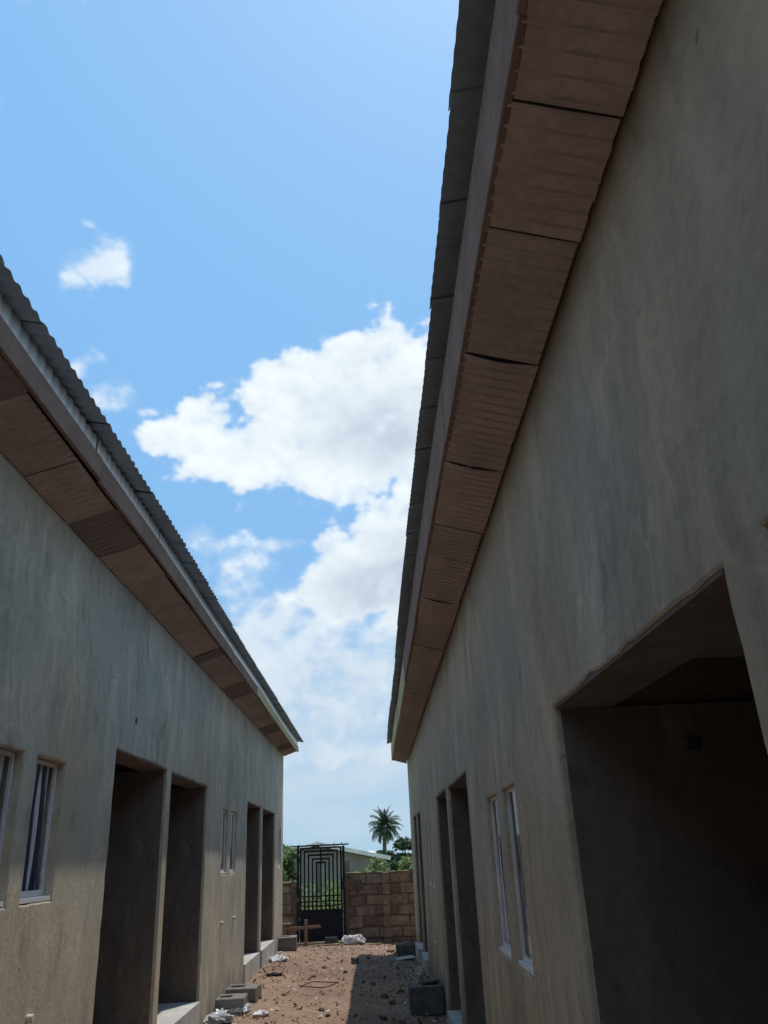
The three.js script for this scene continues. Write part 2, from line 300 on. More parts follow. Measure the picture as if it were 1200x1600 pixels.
function corrugated(width, length, period, amp, thick, shape, bow, per = 8, steps = 1) {
  // sheet lying in xz: ribs run along +x (length), profile over z (width); y up
  const n = Math.max(2, Math.round(width / period * per)), top = [], bot = [];
  for (let i = 0; i <= n; i++) {
    const z = width * i / n, ph = (z / period) % 1;
    let y = shape === 'rib' ? -amp * (sstep(0.0, 0.10, ph) - sstep(0.16, 0.26, ph)) : amp * 0.5 * Math.sin(2 * Math.PI * ph);
    y += bow(i / n);
    top.push([z, y + thick]); bot.push([z, y]);
  }
  const s = new THREE.Shape(); s.moveTo(...top[0]); for (const q of top.slice(1)) s.lineTo(...q); for (const q of bot.reverse()) s.lineTo(...q); s.closePath();
  const g = new THREE.ExtrudeGeometry(s, { depth: length, steps, bevelEnabled: false });
  g.applyMatrix4(new THREE.Matrix4().set(0, 0, 1, 0, 0, 1, 0, 0, -1, 0, 0, 0, 0, 0, 0, 1)); // x = extrusion, z = -profile
  return uvBox(toCreasedNormals(g, 0.6));
}
function terrace(c) {
  const { X, dir, zEnd, zNear, top, P } = c;
  c.doorTop = (z0, z1) => c.doors.find(d => d[0] === z0)[2];
  const g = thing(c.name, c.label, 'building');
  const toU = z => dir * z;                                    // u = z for the left facade, -z for the right one
  const mtx = facadeMatrix(X, dir), T = 0.25;
  // facade with its openings
  const shp = new THREE.Shape(); const ua = Math.min(toU(zEnd), toU(zNear)), ub = Math.max(toU(zEnd), toU(zNear));
  shp.setFromPoints([new THREE.Vector2(ua, -0.5), new THREE.Vector2(ub, -0.5), new THREE.Vector2(ub, top + 0.18), new THREE.Vector2(ua, top + 0.18)]);
  const hole = (z0, z1, y0, y1, amp) => { const a = Math.min(toU(z0), toU(z1)), b = Math.max(toU(z0), toU(z1)); shp.holes.push(new THREE.Path(wobbleRect(a, b, y0, y1, amp))); };
  for (const d of c.doors) hole(d[0], d[1], -0.3, d[2], 0.0035);
  for (const w of c.windows) hole(w[0], w[1], w[2], w[3], 0.004);
  const front = new THREE.ExtrudeGeometry(shp, { depth: T - 0.012, bevelEnabled: true, bevelThickness: 0.012, bevelSize: 0.012, bevelOffset: -0.012, bevelSegments: 2 });
  front.translate(0, 0, 0.012); front.applyMatrix4(mtx);
  const far = X - dir * 8;                                     // the building is 8 m deep
  const bx = (xa, xb, y0, y1, z0, z1) => box(Math.min(xa, xb), Math.max(xa, xb), y0, y1, Math.min(z0, z1), Math.max(z0, z1));
  const in0 = X - dir * T, wallParts = [uvBox(front)];
  wallParts.push(bx(in0, far, -0.5, top + 0.18, zEnd, zEnd + 0.2), bx(in0, far, -0.5, top + 0.18, zNear - 0.2, zNear), bx(far, far + dir * 0.2, -0.5, top + 0.18, zEnd + 0.2, zNear - 0.2));
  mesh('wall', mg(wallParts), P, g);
  // porches behind the door openings
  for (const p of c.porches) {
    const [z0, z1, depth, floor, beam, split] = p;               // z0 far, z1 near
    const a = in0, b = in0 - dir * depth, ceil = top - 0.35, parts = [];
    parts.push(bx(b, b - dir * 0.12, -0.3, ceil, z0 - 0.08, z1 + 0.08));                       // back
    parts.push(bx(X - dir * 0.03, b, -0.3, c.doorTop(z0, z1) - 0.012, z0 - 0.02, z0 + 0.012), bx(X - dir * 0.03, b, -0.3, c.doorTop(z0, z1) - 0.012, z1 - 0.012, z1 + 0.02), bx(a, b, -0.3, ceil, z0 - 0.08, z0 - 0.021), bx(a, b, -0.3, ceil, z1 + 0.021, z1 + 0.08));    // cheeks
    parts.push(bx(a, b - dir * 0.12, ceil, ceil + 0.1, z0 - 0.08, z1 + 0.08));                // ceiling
    mesh('shade_strip', bx(X - dir * 0.007, a - dir * 0.004, c.doorTop(z0, z1) - 0.011, c.doorTop(z0, z1) + 0.02, z0 + 0.0125, z1 - 0.0125), M.shade_strip, g);  // added sheet under the door head, shade painted by its dark colour
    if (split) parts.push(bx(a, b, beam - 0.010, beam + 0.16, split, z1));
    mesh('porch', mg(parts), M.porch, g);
    const dz = Math.min(0.85, (z1 - z0) * 0.62), dm = (z0 + z1) / 2;
    const dr = mesh('door', mg([bx(b, b + dir * 0.045, floor + 0.003, floor + 2.02, dm - dz / 2, dm + dz / 2)]), M.door, g);
    mesh('handle', mg([bar([b + dir * 0.045, floor + 1.0, dm - dz / 2 + 0.08], [b + dir * 0.10, floor + 1.0, dm - dz / 2 + 0.08], 0.010), bar([b + dir * 0.10, floor + 1.0, dm - dz / 2 + 0.075], [b + dir * 0.10, floor + 1.0, dm - dz / 2 + 0.2], 0.010)]), M.bare, dr);
    const so = p[6] ?? 0.02;
    mesh('step', bx(X + dir * so, b, -0.35, floor, z0 + 0.014, z1 - 0.014, 0.01), M.step, g);
  }
  // windows
  c.windows.forEach((w) => {
    const [z0, z1, y0, y1, dw] = w, d = dw ?? c.reveal, e = 0.004;
    const za = z0 + e, zb = z1 - e, x0 = X - dir * d, x1 = X - dir * (d + 0.020), f = c.frame;
    const W = mesh('window', mg([bx(x0, x1, y0 + 0.03, y0 + 0.03 + f * 1.5, za, zb), bx(x0, x1, y1 - e - f, y1 - e, za, zb), bx(x0, x1, y0 + 0.03 + f * 1.5, y1 - e - f, za, za + f), bx(x0, x1, y0 + 0.03 + f * 1.5, y1 - e - f, zb - f, zb)]), M.alu, g);
    mesh('pane', bx(x0 - dir * 0.006, x0 - dir * 0.010, y0 + 0.03 + f * 1.5, y1 - e - f, za + f, zb - f), M.glass, W);
    // curtain in folds, white and navy stripes
    const nz = 90, ny = 14, pos = [], col = [], idx = [], ph = rr(0, 6);
    for (let j = 0; j <= ny; j++) for (let i = 0; i <= nz; i++) {
      const t = i / nz, v = j / ny, z = mix(za + 0.01, zb - 0.01, t), y = mix(y0 + 0.05, y1 - 0.02, v);
      const fold = 0.020 * Math.sin(t * 30 + ph + 0.5 * Math.sin(v * 4 + ph)) + 0.008 * Math.sin(t * 71 + ph * 2);
      pos.push(x1 - dir * (0.030 + fold), y, z);
      const s = (t * c.stripes + 0.06 * Math.sin(v * 5 + ph) + ph) % 1;
      const k = sstep(0.42, 0.46, s) * (1 - sstep(0.70, 0.74, s));
      const k2 = 0.55 * sstep(0.10, 0.12, s) * (1 - sstep(0.20, 0.22, s));
      const q = Math.max(k, k2);
      col.push(mix(0.015, 0.76, q), mix(0.02, 0.77, q), mix(0.06, 0.83, q));
    }
    for (let j = 0; j < ny; j++) for (let i = 0; i < nz; i++) { const a = j * (nz + 1) + i; idx.push(a, a + 1, a + nz + 1, a + 1, a + nz + 2, a + nz + 1); }
    const cg = new THREE.BufferGeometry(); cg.setAttribute('position', new THREE.Float32BufferAttribute(pos, 3)); cg.setAttribute('color', new THREE.Float32BufferAttribute(col, 3)); cg.setIndex(idx); cg.computeVertexNormals();
    mesh('curtain', cg, M.curtain, W);
    mesh('sill', bx(X - dir * 0.005, x1 + dir * 0.002, y0 + 0.004, y0 + 0.028, za, zb), M.alu, W);
    // rough dab of cement over the head of the opening
    const hp = wobbleRect(Math.min(toU(z0), toU(z1)) - 0.03, Math.max(toU(z0), toU(z1)) + 0.03, y1 + 0.006, y1 + 0.05, 0.007, 0.05);
    const hd = new THREE.ExtrudeGeometry(new THREE.Shape(hp), { depth: 0.006, bevelEnabled: true, bevelSize: 0.004, bevelThickness: 0.003, bevelSegments: 1, bevelOffset: -0.004 });
    hd.translate(0, 0, -0.005); hd.applyMatrix4(mtx);
    if (c.rims) mesh('cement_rim', uvBox(hd), P, W);
  });
  // smoothed plaster bands
  for (const b of c.bands || []) {
    const hp = wobbleRect(Math.min(toU(b[0]), toU(b[1])), Math.max(toU(b[0]), toU(b[1])), b[2], b[3], b[4] ?? 0.012, 0.1);
    const hd = new THREE.ExtrudeGeometry(new THREE.Shape(hp), { depth: 0.004, bevelEnabled: true, bevelSize: 0.010, bevelThickness: 0.003, bevelSegments: 1, bevelOffset: -0.010 });
    hd.translate(0, 0, -0.0035); hd.applyMatrix4(mtx);
    mesh('plaster_band', uvBox(hd), M.band, g);
  }
  // soffit panels
  const xi = X + dir * 0.006, xo = c.soffitX, sw = Math.abs(xo - xi);
  const lens = i => c.lens.includes(edges[i]) ? 0.020 : rr(0, 0.004);
  const seams = c.soffitSeams;
  const edges = [zNear]; while (edges[edges.length - 1] - 0.82 > seams[0] + 0.3) edges.push(edges[edges.length - 1] - 0.8); for (const s of seams) edges.push(s); edges.push(zEnd);
  for (let i = 0; i < edges.length - 1; i++) {
    const a = edges[i], b = edges[i + 1], w = a - b - 0.007, lo = rr(-0.0015, 0.0015), sag = rr(0.001, 0.005), tl = rr(-0.004, 0.004);
    const g2 = corrugated(w, sw - rr(0, 0.012), 0.068, 0.009, 0.0015, 'rib', t => lo - sag * Math.sin(Math.PI * t) + tl * (t - 0.5), 14, 6);
    if (dir > 0) g2.translate(0, 0, 0);
    { const p = g2.attributes.position, sg = lens(i), k = rr(0, 50); for (let q = 0; q < p.count; q++) {
      const x = p.getX(q), zz = -p.getZ(q), end = dir > 0 ? x / sw : 1 - x / sw;                 // 0 at the wall
      const bx2 = Math.sin(Math.PI * clamp(0.12 + 0.88 * x / sw));
      p.setY(q, p.getY(q) - sg * bx2 * Math.exp(-zz * 9) - 0.003 * perlin.noise(x * 7 + k, 1, zz * 5));
      if (end < 0.02) p.setX(q, x + dir * 0.006 * (perlin.noise(k, 2, zz * 14) + 0.6 * perlin.noise(k, 7, zz * 45)));
    } g2.computeVertexNormals(); }
    const m = mesh('soffit_panel', g2, M.soffit[(i * 7 + (i >> 1) * 3 + c.tone) % (c.darkPanels ? 4 : 3)], g);
    // geometry runs from z = 0 to -w, x = 0..sw
    m.position.set(dir > 0 ? xi : xo, dir > 0 ? top : top + c.rise, a);
    m.rotation.set(0, rr(-0.004, 0.004), dir * Math.atan2(c.rise, sw));
  }
  // fascia boards
  const fe = c.fasciaJoints; const FH = c.fasciaH;
  const fedges = [zNear]; while (fedges[fedges.length - 1] - 2.6 > fe[0] + 0.8) fedges.push(fedges[fedges.length - 1] - 2.4); fedges.push(...fe, zEnd);
  for (let i = 0; i < fedges.length - 1; i++) {
    const a = fedges[i] - 0.006, b = fedges[i + 1], n = Math.max(4, Math.round((a - b) / 0.25)), th = 0.026;
    const bare = (a + b) / 2 < c.bareFrom;
    const s = new THREE.Shape(), up = [], dn = [], off = rr(-0.008, 0.008), ph = rr(0, 6);
    for (let q = 0; q <= n; q++) { const t = q / n, zz = mix(a, b, t), wv = 0.006 * Math.sin(zz * 2.1 + ph) + off; dn.push([zz, top + c.rise - 0.012 + wv + c.drop(zz) * 0.6]); up.push([zz, top + c.rise + FH + wv * 0.5 + c.drop(zz)]); }
    s.moveTo(...dn[0]); for (const q of dn.slice(1)) s.lineTo(...q); for (const q of up.reverse()) s.lineTo(...q); s.closePath();
    const eg = new THREE.ExtrudeGeometry(s, { depth: th - 0.008, bevelEnabled: true, bevelSize: 0.004, bevelOffset: -0.004, bevelThickness: 0.004, bevelSegments: 1 });
    eg.translate(0, 0, -th / 2 + 0.004);
    eg.applyMatrix4(new THREE.Matrix4().set(0, 0, 1, 0, 0, 1, 0, 0, 1, 0, 0, 0, 0, 0, 0, 1));   // profile x -> z ; mirrored, so flip the winding
    { const p = eg.attributes.position, nn = p.count; for (let t = 0; t < nn; t += 3) for (const at of Object.values(eg.attributes)) for (let q = 0; q < at.itemSize; q++) { const A = at.array, i1 = (t + 1) * at.itemSize + q, i2 = (t + 2) * at.itemSize + q, tmp = A[i1]; A[i1] = A[i2]; A[i2] = tmp; } }
    const m = mesh('fascia_board', uvBox(eg), bare ? M.timber[i % 2] : M.fascia[i % 2], g);
    if (bare) m.userData.label = 'pale bare timber fascia board';
    m.position.x = c.fasciaX - dir * th / 2 + rr(-0.006, 0.006);
  }
  // board that closes the far end of the eaves
  { const q = new THREE.Shape(), fx = c.fasciaX - dir * 0.03; q.setFromPoints([[xi, top - 0.014], [fx, top + c.rise - 0.014], [fx, top + c.rise + FH * 0.7], [xi, top + 0.2]].map(t => new THREE.Vector2(...t))); const e = new THREE.ExtrudeGeometry(q, { depth: 0.022, bevelEnabled: false }); e.translate(0, 0, zEnd - 0.024); mesh('end_board', uvBox(e), M.timber[0], g); }
  // metal strip standing behind the fascia
  if (c.stripX) {
    for (let zz = zNear; zz > zEnd + 0.1; zz -= 1.55) {
      const L = Math.min(1.54, zz - zEnd - 0.01), g2 = corrugated(L, c.stripTop - c.stripBot, 0.105, 0.012, 0.002, 'sine', () => 0, 10);
      // stand it up: length along y, ribs up; normal towards the alley
      g2.applyMatrix4(new THREE.Matrix4().set(0, dir, 0, 0, 1, 0, 0, 0, 0, 0, 1, 0, 0, 0, 0, 1));
      if (dir > 0) { const p = g2.attributes.position; for (let t = 0; t < p.count; t += 3) for (const at of Object.values(g2.attributes)) for (let q = 0; q < at.itemSize; q++) { const A = at.array, i1 = (t + 1) * at.itemSize + q, i2 = (t + 2) * at.itemSize + q, tmp = A[i1]; A[i1] = A[i2]; A[i2] = tmp; } g2.computeVertexNormals(); }
      const m = mesh('flashing_strip', g2, M.strip, g); m.position.set(c.stripX, c.stripBot + c.drop(zz - 0.8), zz);
    }
  }
  // roof sheets on the alley slope
  const pitch = c.pitch, len = 4.6; let i = 0;
  const re = [zNear]; const rs = c.roofSeams; while (re[re.length - 1] - 0.5 > rs[0] + 0.2) re.push(re[re.length - 1] - 0.5); re.push(...rs); while (re[re.length - 1] - 0.52 > c.roofEnd + 0.2) re.push(re[re.length - 1] - rr(0.47, 0.53)); re.push(c.roofEnd);
  for (; i < re.length - 1; i++) {
    const a = re[i], w = a - re[i + 1] + 0.075, zc = a - w / 2;
    const g2 = corrugated(w, len, c.ribPeriod, c.ribAmp, 0.0016, 'sine', t => (zc > -7 ? 0.011 : 0.004) * t, 8);
    const m = mesh('roof_sheet', g2, M.roof[(i * 5 + (i >> 2)) % 3], g);
    const ex = c.roofX + dir * (rr(-0.004, 0.004) + c.jut(zc));
    m.rotation.order = 'YZX';
    if (dir > 0) { // sheet must run towards -x and rise
      m.geometry.translate(-len, 0, 0); m.rotation.z = -pitch; m.position.set(ex, c.roofY + c.drop(zc), a);
    } else { m.rotation.z = pitch; m.position.set(ex, c.roofY + c.drop(zc), a); }
  }
  // the far slope and ridge
  const rx = c.roofX - dir * len * Math.cos(pitch), ry = c.roofY + len * Math.sin(pitch);
  const bs = new THREE.BoxGeometry(5.2, 0.03, zNear - c.roofEnd); bs.rotateZ(dir > 0 ? 0.17 : -0.17); bs.translate(rx - dir * 2.5, ry - 0.42, (zNear + c.roofEnd) / 2);
  mesh('roof_slope', uvBox(bs), M.roof[0], g);
  // gables close the roof space
  for (const zz of [zEnd, zNear - 0.2]) {
    const s = new THREE.Shape(); const y0 = top + 0.182;
    s.moveTo(X - dir * 0.02, y0); s.lineTo(far + dir * 0.2, y0); s.lineTo(far + dir * 0.2, ry - 0.62); s.lineTo(rx, ry - 0.06); s.lineTo(X - dir * 0.02, Math.max(y0 + 0.02, c.roofY + 0.5 * Math.sin(pitch) - 0.08)); s.closePath();
    const e = new THREE.ExtrudeGeometry(s, { depth: 0.198, bevelEnabled: false }); e.translate(0, 0, zz + 0.001); mesh('gable', uvBox(e), P, g);
  }
  return { g, mtx, toU, bx };
}

const LEFT = terrace({
  name: 'terrace_building', label: 'grey rendered single-storey terrace on the left, brown soffit under a metal roof', X: XL, dir: 1, zEnd: -18.25, zNear: 8, top: 3.795, P: M.plasterL, tone: 0, darkPanels: true,
  doors: [[-7.95, -6.33, 2.535], [-9.93, -8.13, 2.525], [-14.68, -13.1, 2.54], [-16.75, -14.93, 2.53], [-1.18, 0.5, 2.54], [-3.0, -1.36, 2.54]],
  porches: [[-7.95, -6.33, 1.3, 0.33, 2.53], [-9.93, -8.13, 1.3, 0.33, 2.53], [-14.68, -13.1, 1.3, 0.32, 2.53], [-16.75, -14.93, 1.3, 0.32, 2.53], [-1.18, 0.5, 1.3, 0.35, 2.53], [-3.0, -1.36, 1.3, 0.35, 2.53]],
  windows: [[-4.66, -4.22, 1.53, 2.317], [-5.31, -4.855, 1.53, 2.32], [-11.4, -10.97, 1.545, 2.323, 0.028], [-12.11, -11.66, 1.54, 2.33, 0.028], [-17.87, -17.47, 1.53, 2.29, 0.02]],
  soffitX: -1.632, soffitSeams: [0.3, -0.45, -1.2, -1.95, -2.7, -3.4, -4.15, -4.85, -5.5, -6.2, -7.0, -7.8, -8.7, -9.05, -9.8, -10.5, -11.35, -12.1, -12.8, -13.4, -14.1, -15, -15.9, -16.7, -17.5], lens: [-8.7],
  fasciaX: -1.62, fasciaH: 0.133, fasciaJoints: [-1.9, -4.43, -6.75, -9.4, -11.55, -12.6, -14.2, -16.1], bareFrom: -11,
  stripX: -1.65, stripTop: 4.17, roofX: -1.52, roofY: 4.147, pitch: 0.19, roofSeams: [-0.2], roofEnd: -18.38, ribPeriod: 0.10, ribAmp: 0.014,
  drop: z => -0.07 * sstep(-7, -18, z) + 0.01 * Math.sin(z * 0.9), jut: z => 0.012 * Math.sin(z * 0.7), reveal: 0.05, stripes: 4.4, frame: 0.022, rise: 0.105, stripBot: 3.95,
});
const RIGHT = terrace({
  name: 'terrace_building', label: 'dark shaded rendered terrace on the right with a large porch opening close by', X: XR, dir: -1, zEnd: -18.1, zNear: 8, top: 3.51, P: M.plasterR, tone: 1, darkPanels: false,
  doors: [[-3.365, -1.6, 2.235], [-1.4, 0.4, 2.245], [-8.62, -6.81, 2.30], [-10.42, -8.85, 2.315], [-15.35, -14.1, 2.33], [-16.75, -15.55, 2.34]],
  porches: [[-3.365, -1.6, 1.5, 0.02, 2.235, -2.47], [-1.4, 0.4, 1.5, 0.02, 2.24], [-8.62, -6.81, 1.3, 0.03, 2.3], [-10.42, -8.85, 1.3, 0.05, 2.31], [-15.35, -14.1, 1.3, 0.14, 2.33, undefined, 0.05], [-16.75, -15.55, 1.3, 0.16, 2.34, undefined, 0.09]],
  windows: [[-5.0, -4.53, 1.10, 2.02], [-5.73, -5.23, 1.10, 2.015], [-11.95, -11.5, 1.25, 2.11, 0.014], [-12.66, -12.2, 1.26, 2.13, 0.014], [-17.85, -17.5, 1.24, 2.09, 0.01]],
  soffitX: 0.442, soffitSeams: [1.4, 0.6, -0.15, -0.9, -1.55, -2.03, -2.74, -3.72, -4.6, -5.15, -6.12, -6.9, -7.7, -8.6, -9.4, -10.2, -11, -11.9, -12.8, -13.7, -14.6, -15.5, -16.4, -17.2], lens: [-2.74, -3.72, -6.12],
  fasciaX: 0.425, fasciaH: 0.315, rise: 0.085, fasciaJoints: [-1.3, -3.5, -4.55, -6.78, -9.55, -11.7, -12.95, -15.8], bareFrom: -9.4,
  roofX: 0.335, roofY: 3.985, pitch: 0.19, roofSeams: [-1.35, -1.83, -2.32, -2.9, -3.38, -3.87, -4.37, -4.77, -5.24, -5.75, -6.25, -6.71, -7.2, -7.63, -8.33, -8.9, -9.52], roofEnd: -18.3, ribPeriod: 0.08, ribAmp: 0.006,
  drop: z => -0.02 * sstep(-9, -18, z) + 0.008 * Math.sin(z * 1.1), jut: z => 0.008 * Math.sin(z * 0.8 + 1),
  reveal: 0.028, stripes: 7.3, frame: 0.016,
});
// pipe stubs, a weep hole, a cable box
function stub(parent, x, y, z, dir, len = 0.035) { mesh('pipe_stub', bar([x - dir * 0.03, y, z], [x + dir * len, y, z], 0.021, 0.021, 12), M.pvc, parent); }
stub(LEFT.g, XL, 0.995, -11.11, 1); stub(LEFT.g, XL, 0.995, -12.02, 1); stub(LEFT.g, XL, 0.95, -5.15, 1);
stub(RIGHT.g, XR, 0.60, -12.55, -1); stub(RIGHT.g, XR, 0.60, -11.7, -1);
mesh('weep_hole', bar([XL - 0.02, 2.81, -6.78], [XL + 0.003, 2.81, -6.78], 0.022, 0.026, 10), M.dark, LEFT.g);
mesh('weep_hole', bar([XL - 0.02, 0.975, -17.15], [XL + 0.003, 0.975, -17.15], 0.020, 0.024, 10), M.dark, LEFT.g);
mesh('cable_box', box(1.29, 1.345, 2.03, 2.09, -3.353, -3.335, 0.006), std({ color: new THREE.Color(0.05, 0.055, 0.08), roughness: 0.6 }), RIGHT.g);

// ------------------------------------------------------------------ boundary walls of earth blocks
const ZW = -19.25;
function blockWall(name, label, x0, x1, hgt, pillars) {
  const g = thing(name, label, 'wall', [0, 0, 0]);
  const base = gBase((x0 + x1) / 2, ZW) - 0.12, H = hgt - base, n = Math.round(H / 0.225), ch = H / n, core = [];
  core.push(box(x0 + 0.01, x1 - 0.01, base, hgt - 0.02, ZW - 0.20, ZW - 0.022));
  for (let r = 0; r < n; r++) {
    let x = x0 - (r % 2 ? 0.22 : 0) - rr(0, 0.05);
    while (x < x1 - 0.02) {
      const L = rr(0.43, 0.52), a = Math.max(x, x0), b = Math.min(x + L, x1);
      if (b - a > 0.05) {
        const j = rr(0.014, 0.036), y0 = base + r * ch + rr(0.006, 0.014), y1 = base + (r + 1) * ch - rr(0.004, 0.012);
        const q = box(a + j / 2, b - j / 2, y0, y1, ZW - 0.21, ZW + rr(-0.014, 0.014), rr(0.016, 0.032));
        const p = q.attributes.position; for (let i = 0; i < p.count; i++) { const e = 0.03; p.setXYZ(i, p.getX(i) + e * perlin.noise(p.getX(i) * 9, p.getY(i) * 9, r + x), p.getY(i) + e * perlin.noise(p.getX(i) * 9 + 5, p.getY(i) * 9, r), p.getZ(i) + e * perlin.noise(p.getX(i) * 9, p.getY(i) * 9 + 4, 2)); }
        q.computeVertexNormals();
        mesh('block', q, M.mud[r === 0 ? 2 : Math.floor(rnd() * 4)], g);
      }
      x += L;
    }
  }
  for (const px of pillars || []) for (let r = 0; r < n; r++) mesh('block', box(px, px + rr(0.15, 0.165), base + r * ch + 0.006, base + (r + 1) * ch - 0.004 + (r === n - 1 ? 0.02 : 0), ZW + 0.0125, ZW + rr(0.045, 0.06), 0.014), M.mud[r % 2 ? 1 : 3], g);
  mesh('mortar', mg(core), M.mortar, g);
  // moss and dirt caked along the top
  const cap = new THREE.BoxGeometry(x1 - x0 - 0.01, 0.03, 0.19, Math.ceil((x1 - x0) / 0.04), 1, 4); const p = cap.attributes.position;
  for (let i = 0; i < p.count; i++) if (p.getY(i) > 0) p.setY(i, p.getY(i) + 0.014 + 0.03 * perlin.noise(p.getX(i) * 7, 2, p.getZ(i) * 9)); cap.computeVertexNormals(); cap.translate((x0 + x1) / 2, hgt, ZW - 0.10);
  mesh('moss_cap', uvBox(cap), M.moss, g);
  return g;
}
function dab(parent, cx, cy, z, rx, ry, k) {                 // a lump of dark mortar smeared round a gate post
  const g = new THREE.SphereGeometry(1, 20, 14), p = g.attributes.position;
  for (let i = 0; i < p.count; i++) { const x = p.getX(i), y = p.getY(i), zz = p.getZ(i), f = 1 + 0.5 * perlin.noise(x * 1.7 + k, y * 1.7, zz * 1.7) + 0.2 * perlin.noise(x * 5, y * 5 + k, zz * 5); p.setXYZ(i, cx + x * rx * f, cy + y * ry * f, z + zz * 0.05 * f); }
  g.computeVertexNormals(); mesh('mortar_lump', uvBox(g), M.mortar, parent);
}
const wallL = blockWall('boundary_wall', 'short low stretch of brown earth block wall left of the gate', -2.6, -1.73, 1.19);
const wallR = blockWall('boundary_wall', 'long brown earth block wall with a pillar, right of the gate', -0.70, 1.6, 1.315, [0.125]);
dab(wallL, -1.78, 0.93, ZW + 0.005, 0.12, 0.20, 1); dab(wallL, -1.76, 0.55, ZW, 0.06, 0.25, 4);
dab(wallR, -0.62, 1.14, ZW + 0.005, 0.17, 0.16, 2); dab(wallR, -0.66, 0.6, ZW, 0.07, 0.5, 3); dab(wallR, -0.4, 1.1, ZW, 0.07, 0.10, 5);

// ------------------------------------------------------------------ the gate
{
  const z = ZW + 0.02, g = thing('metal_gate', 'tall dark navy metal gate with nested rectangular bars above a solid panel', 'gate');
  const L = -1.69, R = -0.755, C = (L + R) / 2, sq = (x0, x1, y0, y1, d = 0.016) => box(x0, x1, y0, y1, z - d, z + d, 0.003);
  const yb = 0.0;
  mesh('post', box(L - 0.065, L - 0.012, yb - 0.1, 1.93, z - 0.028, z + 0.028, 0.004), M.gate, g);
  mesh('post', box(R + 0.012, R + 0.065, yb - 0.1, 1.915, z - 0.028, z + 0.028, 0.004), M.gate, g);
  mesh('lintel_bar', box(L - 0.17, R + 0.16, 1.925, 1.955, z - 0.03, z + 0.03, 0.004), M.gate, g);
  for (const x of [L - 0.02, C + 0.01, C + 0.30, R + 0.0]) mesh('spike', bar([x, 1.95, z], [x, 1.985, z], 0.012, 0.006), M.gate, g);
  mesh('frame_stile', sq(L, L + 0.04, yb + 0.04, 1.905, 0.02), M.gate, g); mesh('frame_stile', sq(R - 0.04, R, yb + 0.04, 1.905, 0.02), M.gate, g);
  mesh('frame_rail', sq(L + 0.041, R - 0.041, 1.87, 1.905, 0.02), M.gate, g); mesh('frame_rail', sq(L + 0.041, R - 0.041, yb + 0.04, yb + 0.08, 0.02), M.gate, g);
  mesh('panel', box(L + 0.035, R - 0.035, yb + 0.06, 0.635, z - 0.006, z + 0.006), M.gate, g);
  // nested arches: half widths and tops
  const hw = [0.362, 0.272, 0.184, 0.098], tops = [1.80, 1.72, 1.64, 1.565], b = 0.018;
  hw.forEach((w, i) => {
    for (const s of [-1, 1]) mesh('vertical_bar', box(C + s * w - b, C + s * w + b, 0.637, tops[i], z - b, z + b, 0.002), M.gate, g);
    mesh('arch_bar', box(C - w - b, C + w + b, tops[i] + 0.001, tops[i] + 0.001 + 2.4 * b, z - b, z + b, 0.002), M.gate, g);
  });
  mesh('vertical_bar', box(C - 0.017, C + 0.017, 0.637, 1.868, z - b - 0.004, z + b + 0.004, 0.002), M.gate, g);
  for (const y of [0.915, 0.815, 0.728, 0.645]) mesh('cross_rail', box(L + 0.041, R - 0.041, y - 0.013, y + 0.013, z + b + 0.005, z + b + 0.02, 0.002), M.gate, g);
  mesh('bare_strip', box(L - 0.011, L - 0.001, 0.1, 0.52, z + 0.012, z + 0.026), M.bare, g);
  mesh('bare_strip', box(R + 0.001, R + 0.011, 0.06, 0.42, z + 0.012, z + 0.026), M.bare, g);
  for (const y of [0.35, 1.6]) mesh('hinge', bar([L - 0.006, y, z + 0.02], [L - 0.006, y + 0.09, z + 0.02], 0.013), M.gate, g);
}

// ------------------------------------------------------------------ things lying in the alley
function hollowBlock(label, x0, x1, z0, z1, h, mat, holes, tilt = 0, group) {        // cavities open upwards; origin at the base
  const w = x1 - x0, d = z1 - z0, cx = (x0 + x1) / 2, cz = (z0 + z1) / 2;
  const t = thing('concrete_block', label, 'block', [cx, gBase(cx, cz) - 0.01, cz], tilt, group);
  const s = new THREE.Shape(), e = 0.008; const rim = wobbleRect(-w / 2, w / 2, -d / 2, d / 2, 0.004, 0.06); s.setFromPoints(rim);
  for (const q of holes) s.holes.push(new THREE.Path(wobbleRect(-w / 2 + q[0], -w / 2 + q[1], -d / 2 + q[2], -d / 2 + q[3], 0.005, 0.05)));
  const g = new THREE.ExtrudeGeometry(s, { depth: h - 2 * e, bevelEnabled: true, bevelSize: e, bevelOffset: -e, bevelThickness: e, bevelSegments: 1 });
  g.translate(0, 0, e); g.rotateX(-Math.PI / 2);
  mesh('body', uvBox(g), mat, t);
  return t;
}
// holes given in x from the left edge and in z mirrored (shape y runs to -z)
hollowBlock('hollow concrete block against the left wall, nearest of the three on that side', -2.0, -1.63, -11.32, -10.92, 0.16, M.block, [[0.05, 0.20, 0.13, 0.30]], 0.04);
hollowBlock('hollow concrete block by the left wall, just behind the nearest block', -2.0, -1.57, -12.05, -11.62, 0.17, M.block, [[0.05, 0.24, 0.15, 0.34]], -0.05);
hollowBlock('concrete block with a sunlit top at the far left corner beside the trestle', -2.07, -1.62, -17.98, -17.5, 0.24, M.block, [[0.06, 0.30, 0.2, 0.38]], 0.06);
const rb = hollowBlock('large dark hollow concrete block in the shade by the right wall', 0.345, 0.74, -11.26, -10.88, 0.30, M.blockDark, [[0.17, 0.36, 0.10, 0.28]], 0.02);
hollowBlock('dark concrete block with a slot at the far end of the right wall', 0.32, 0.72, -17.1, -16.66, 0.20, M.blockDark, [[0.14, 0.34, 0.12, 0.30]], -0.03);
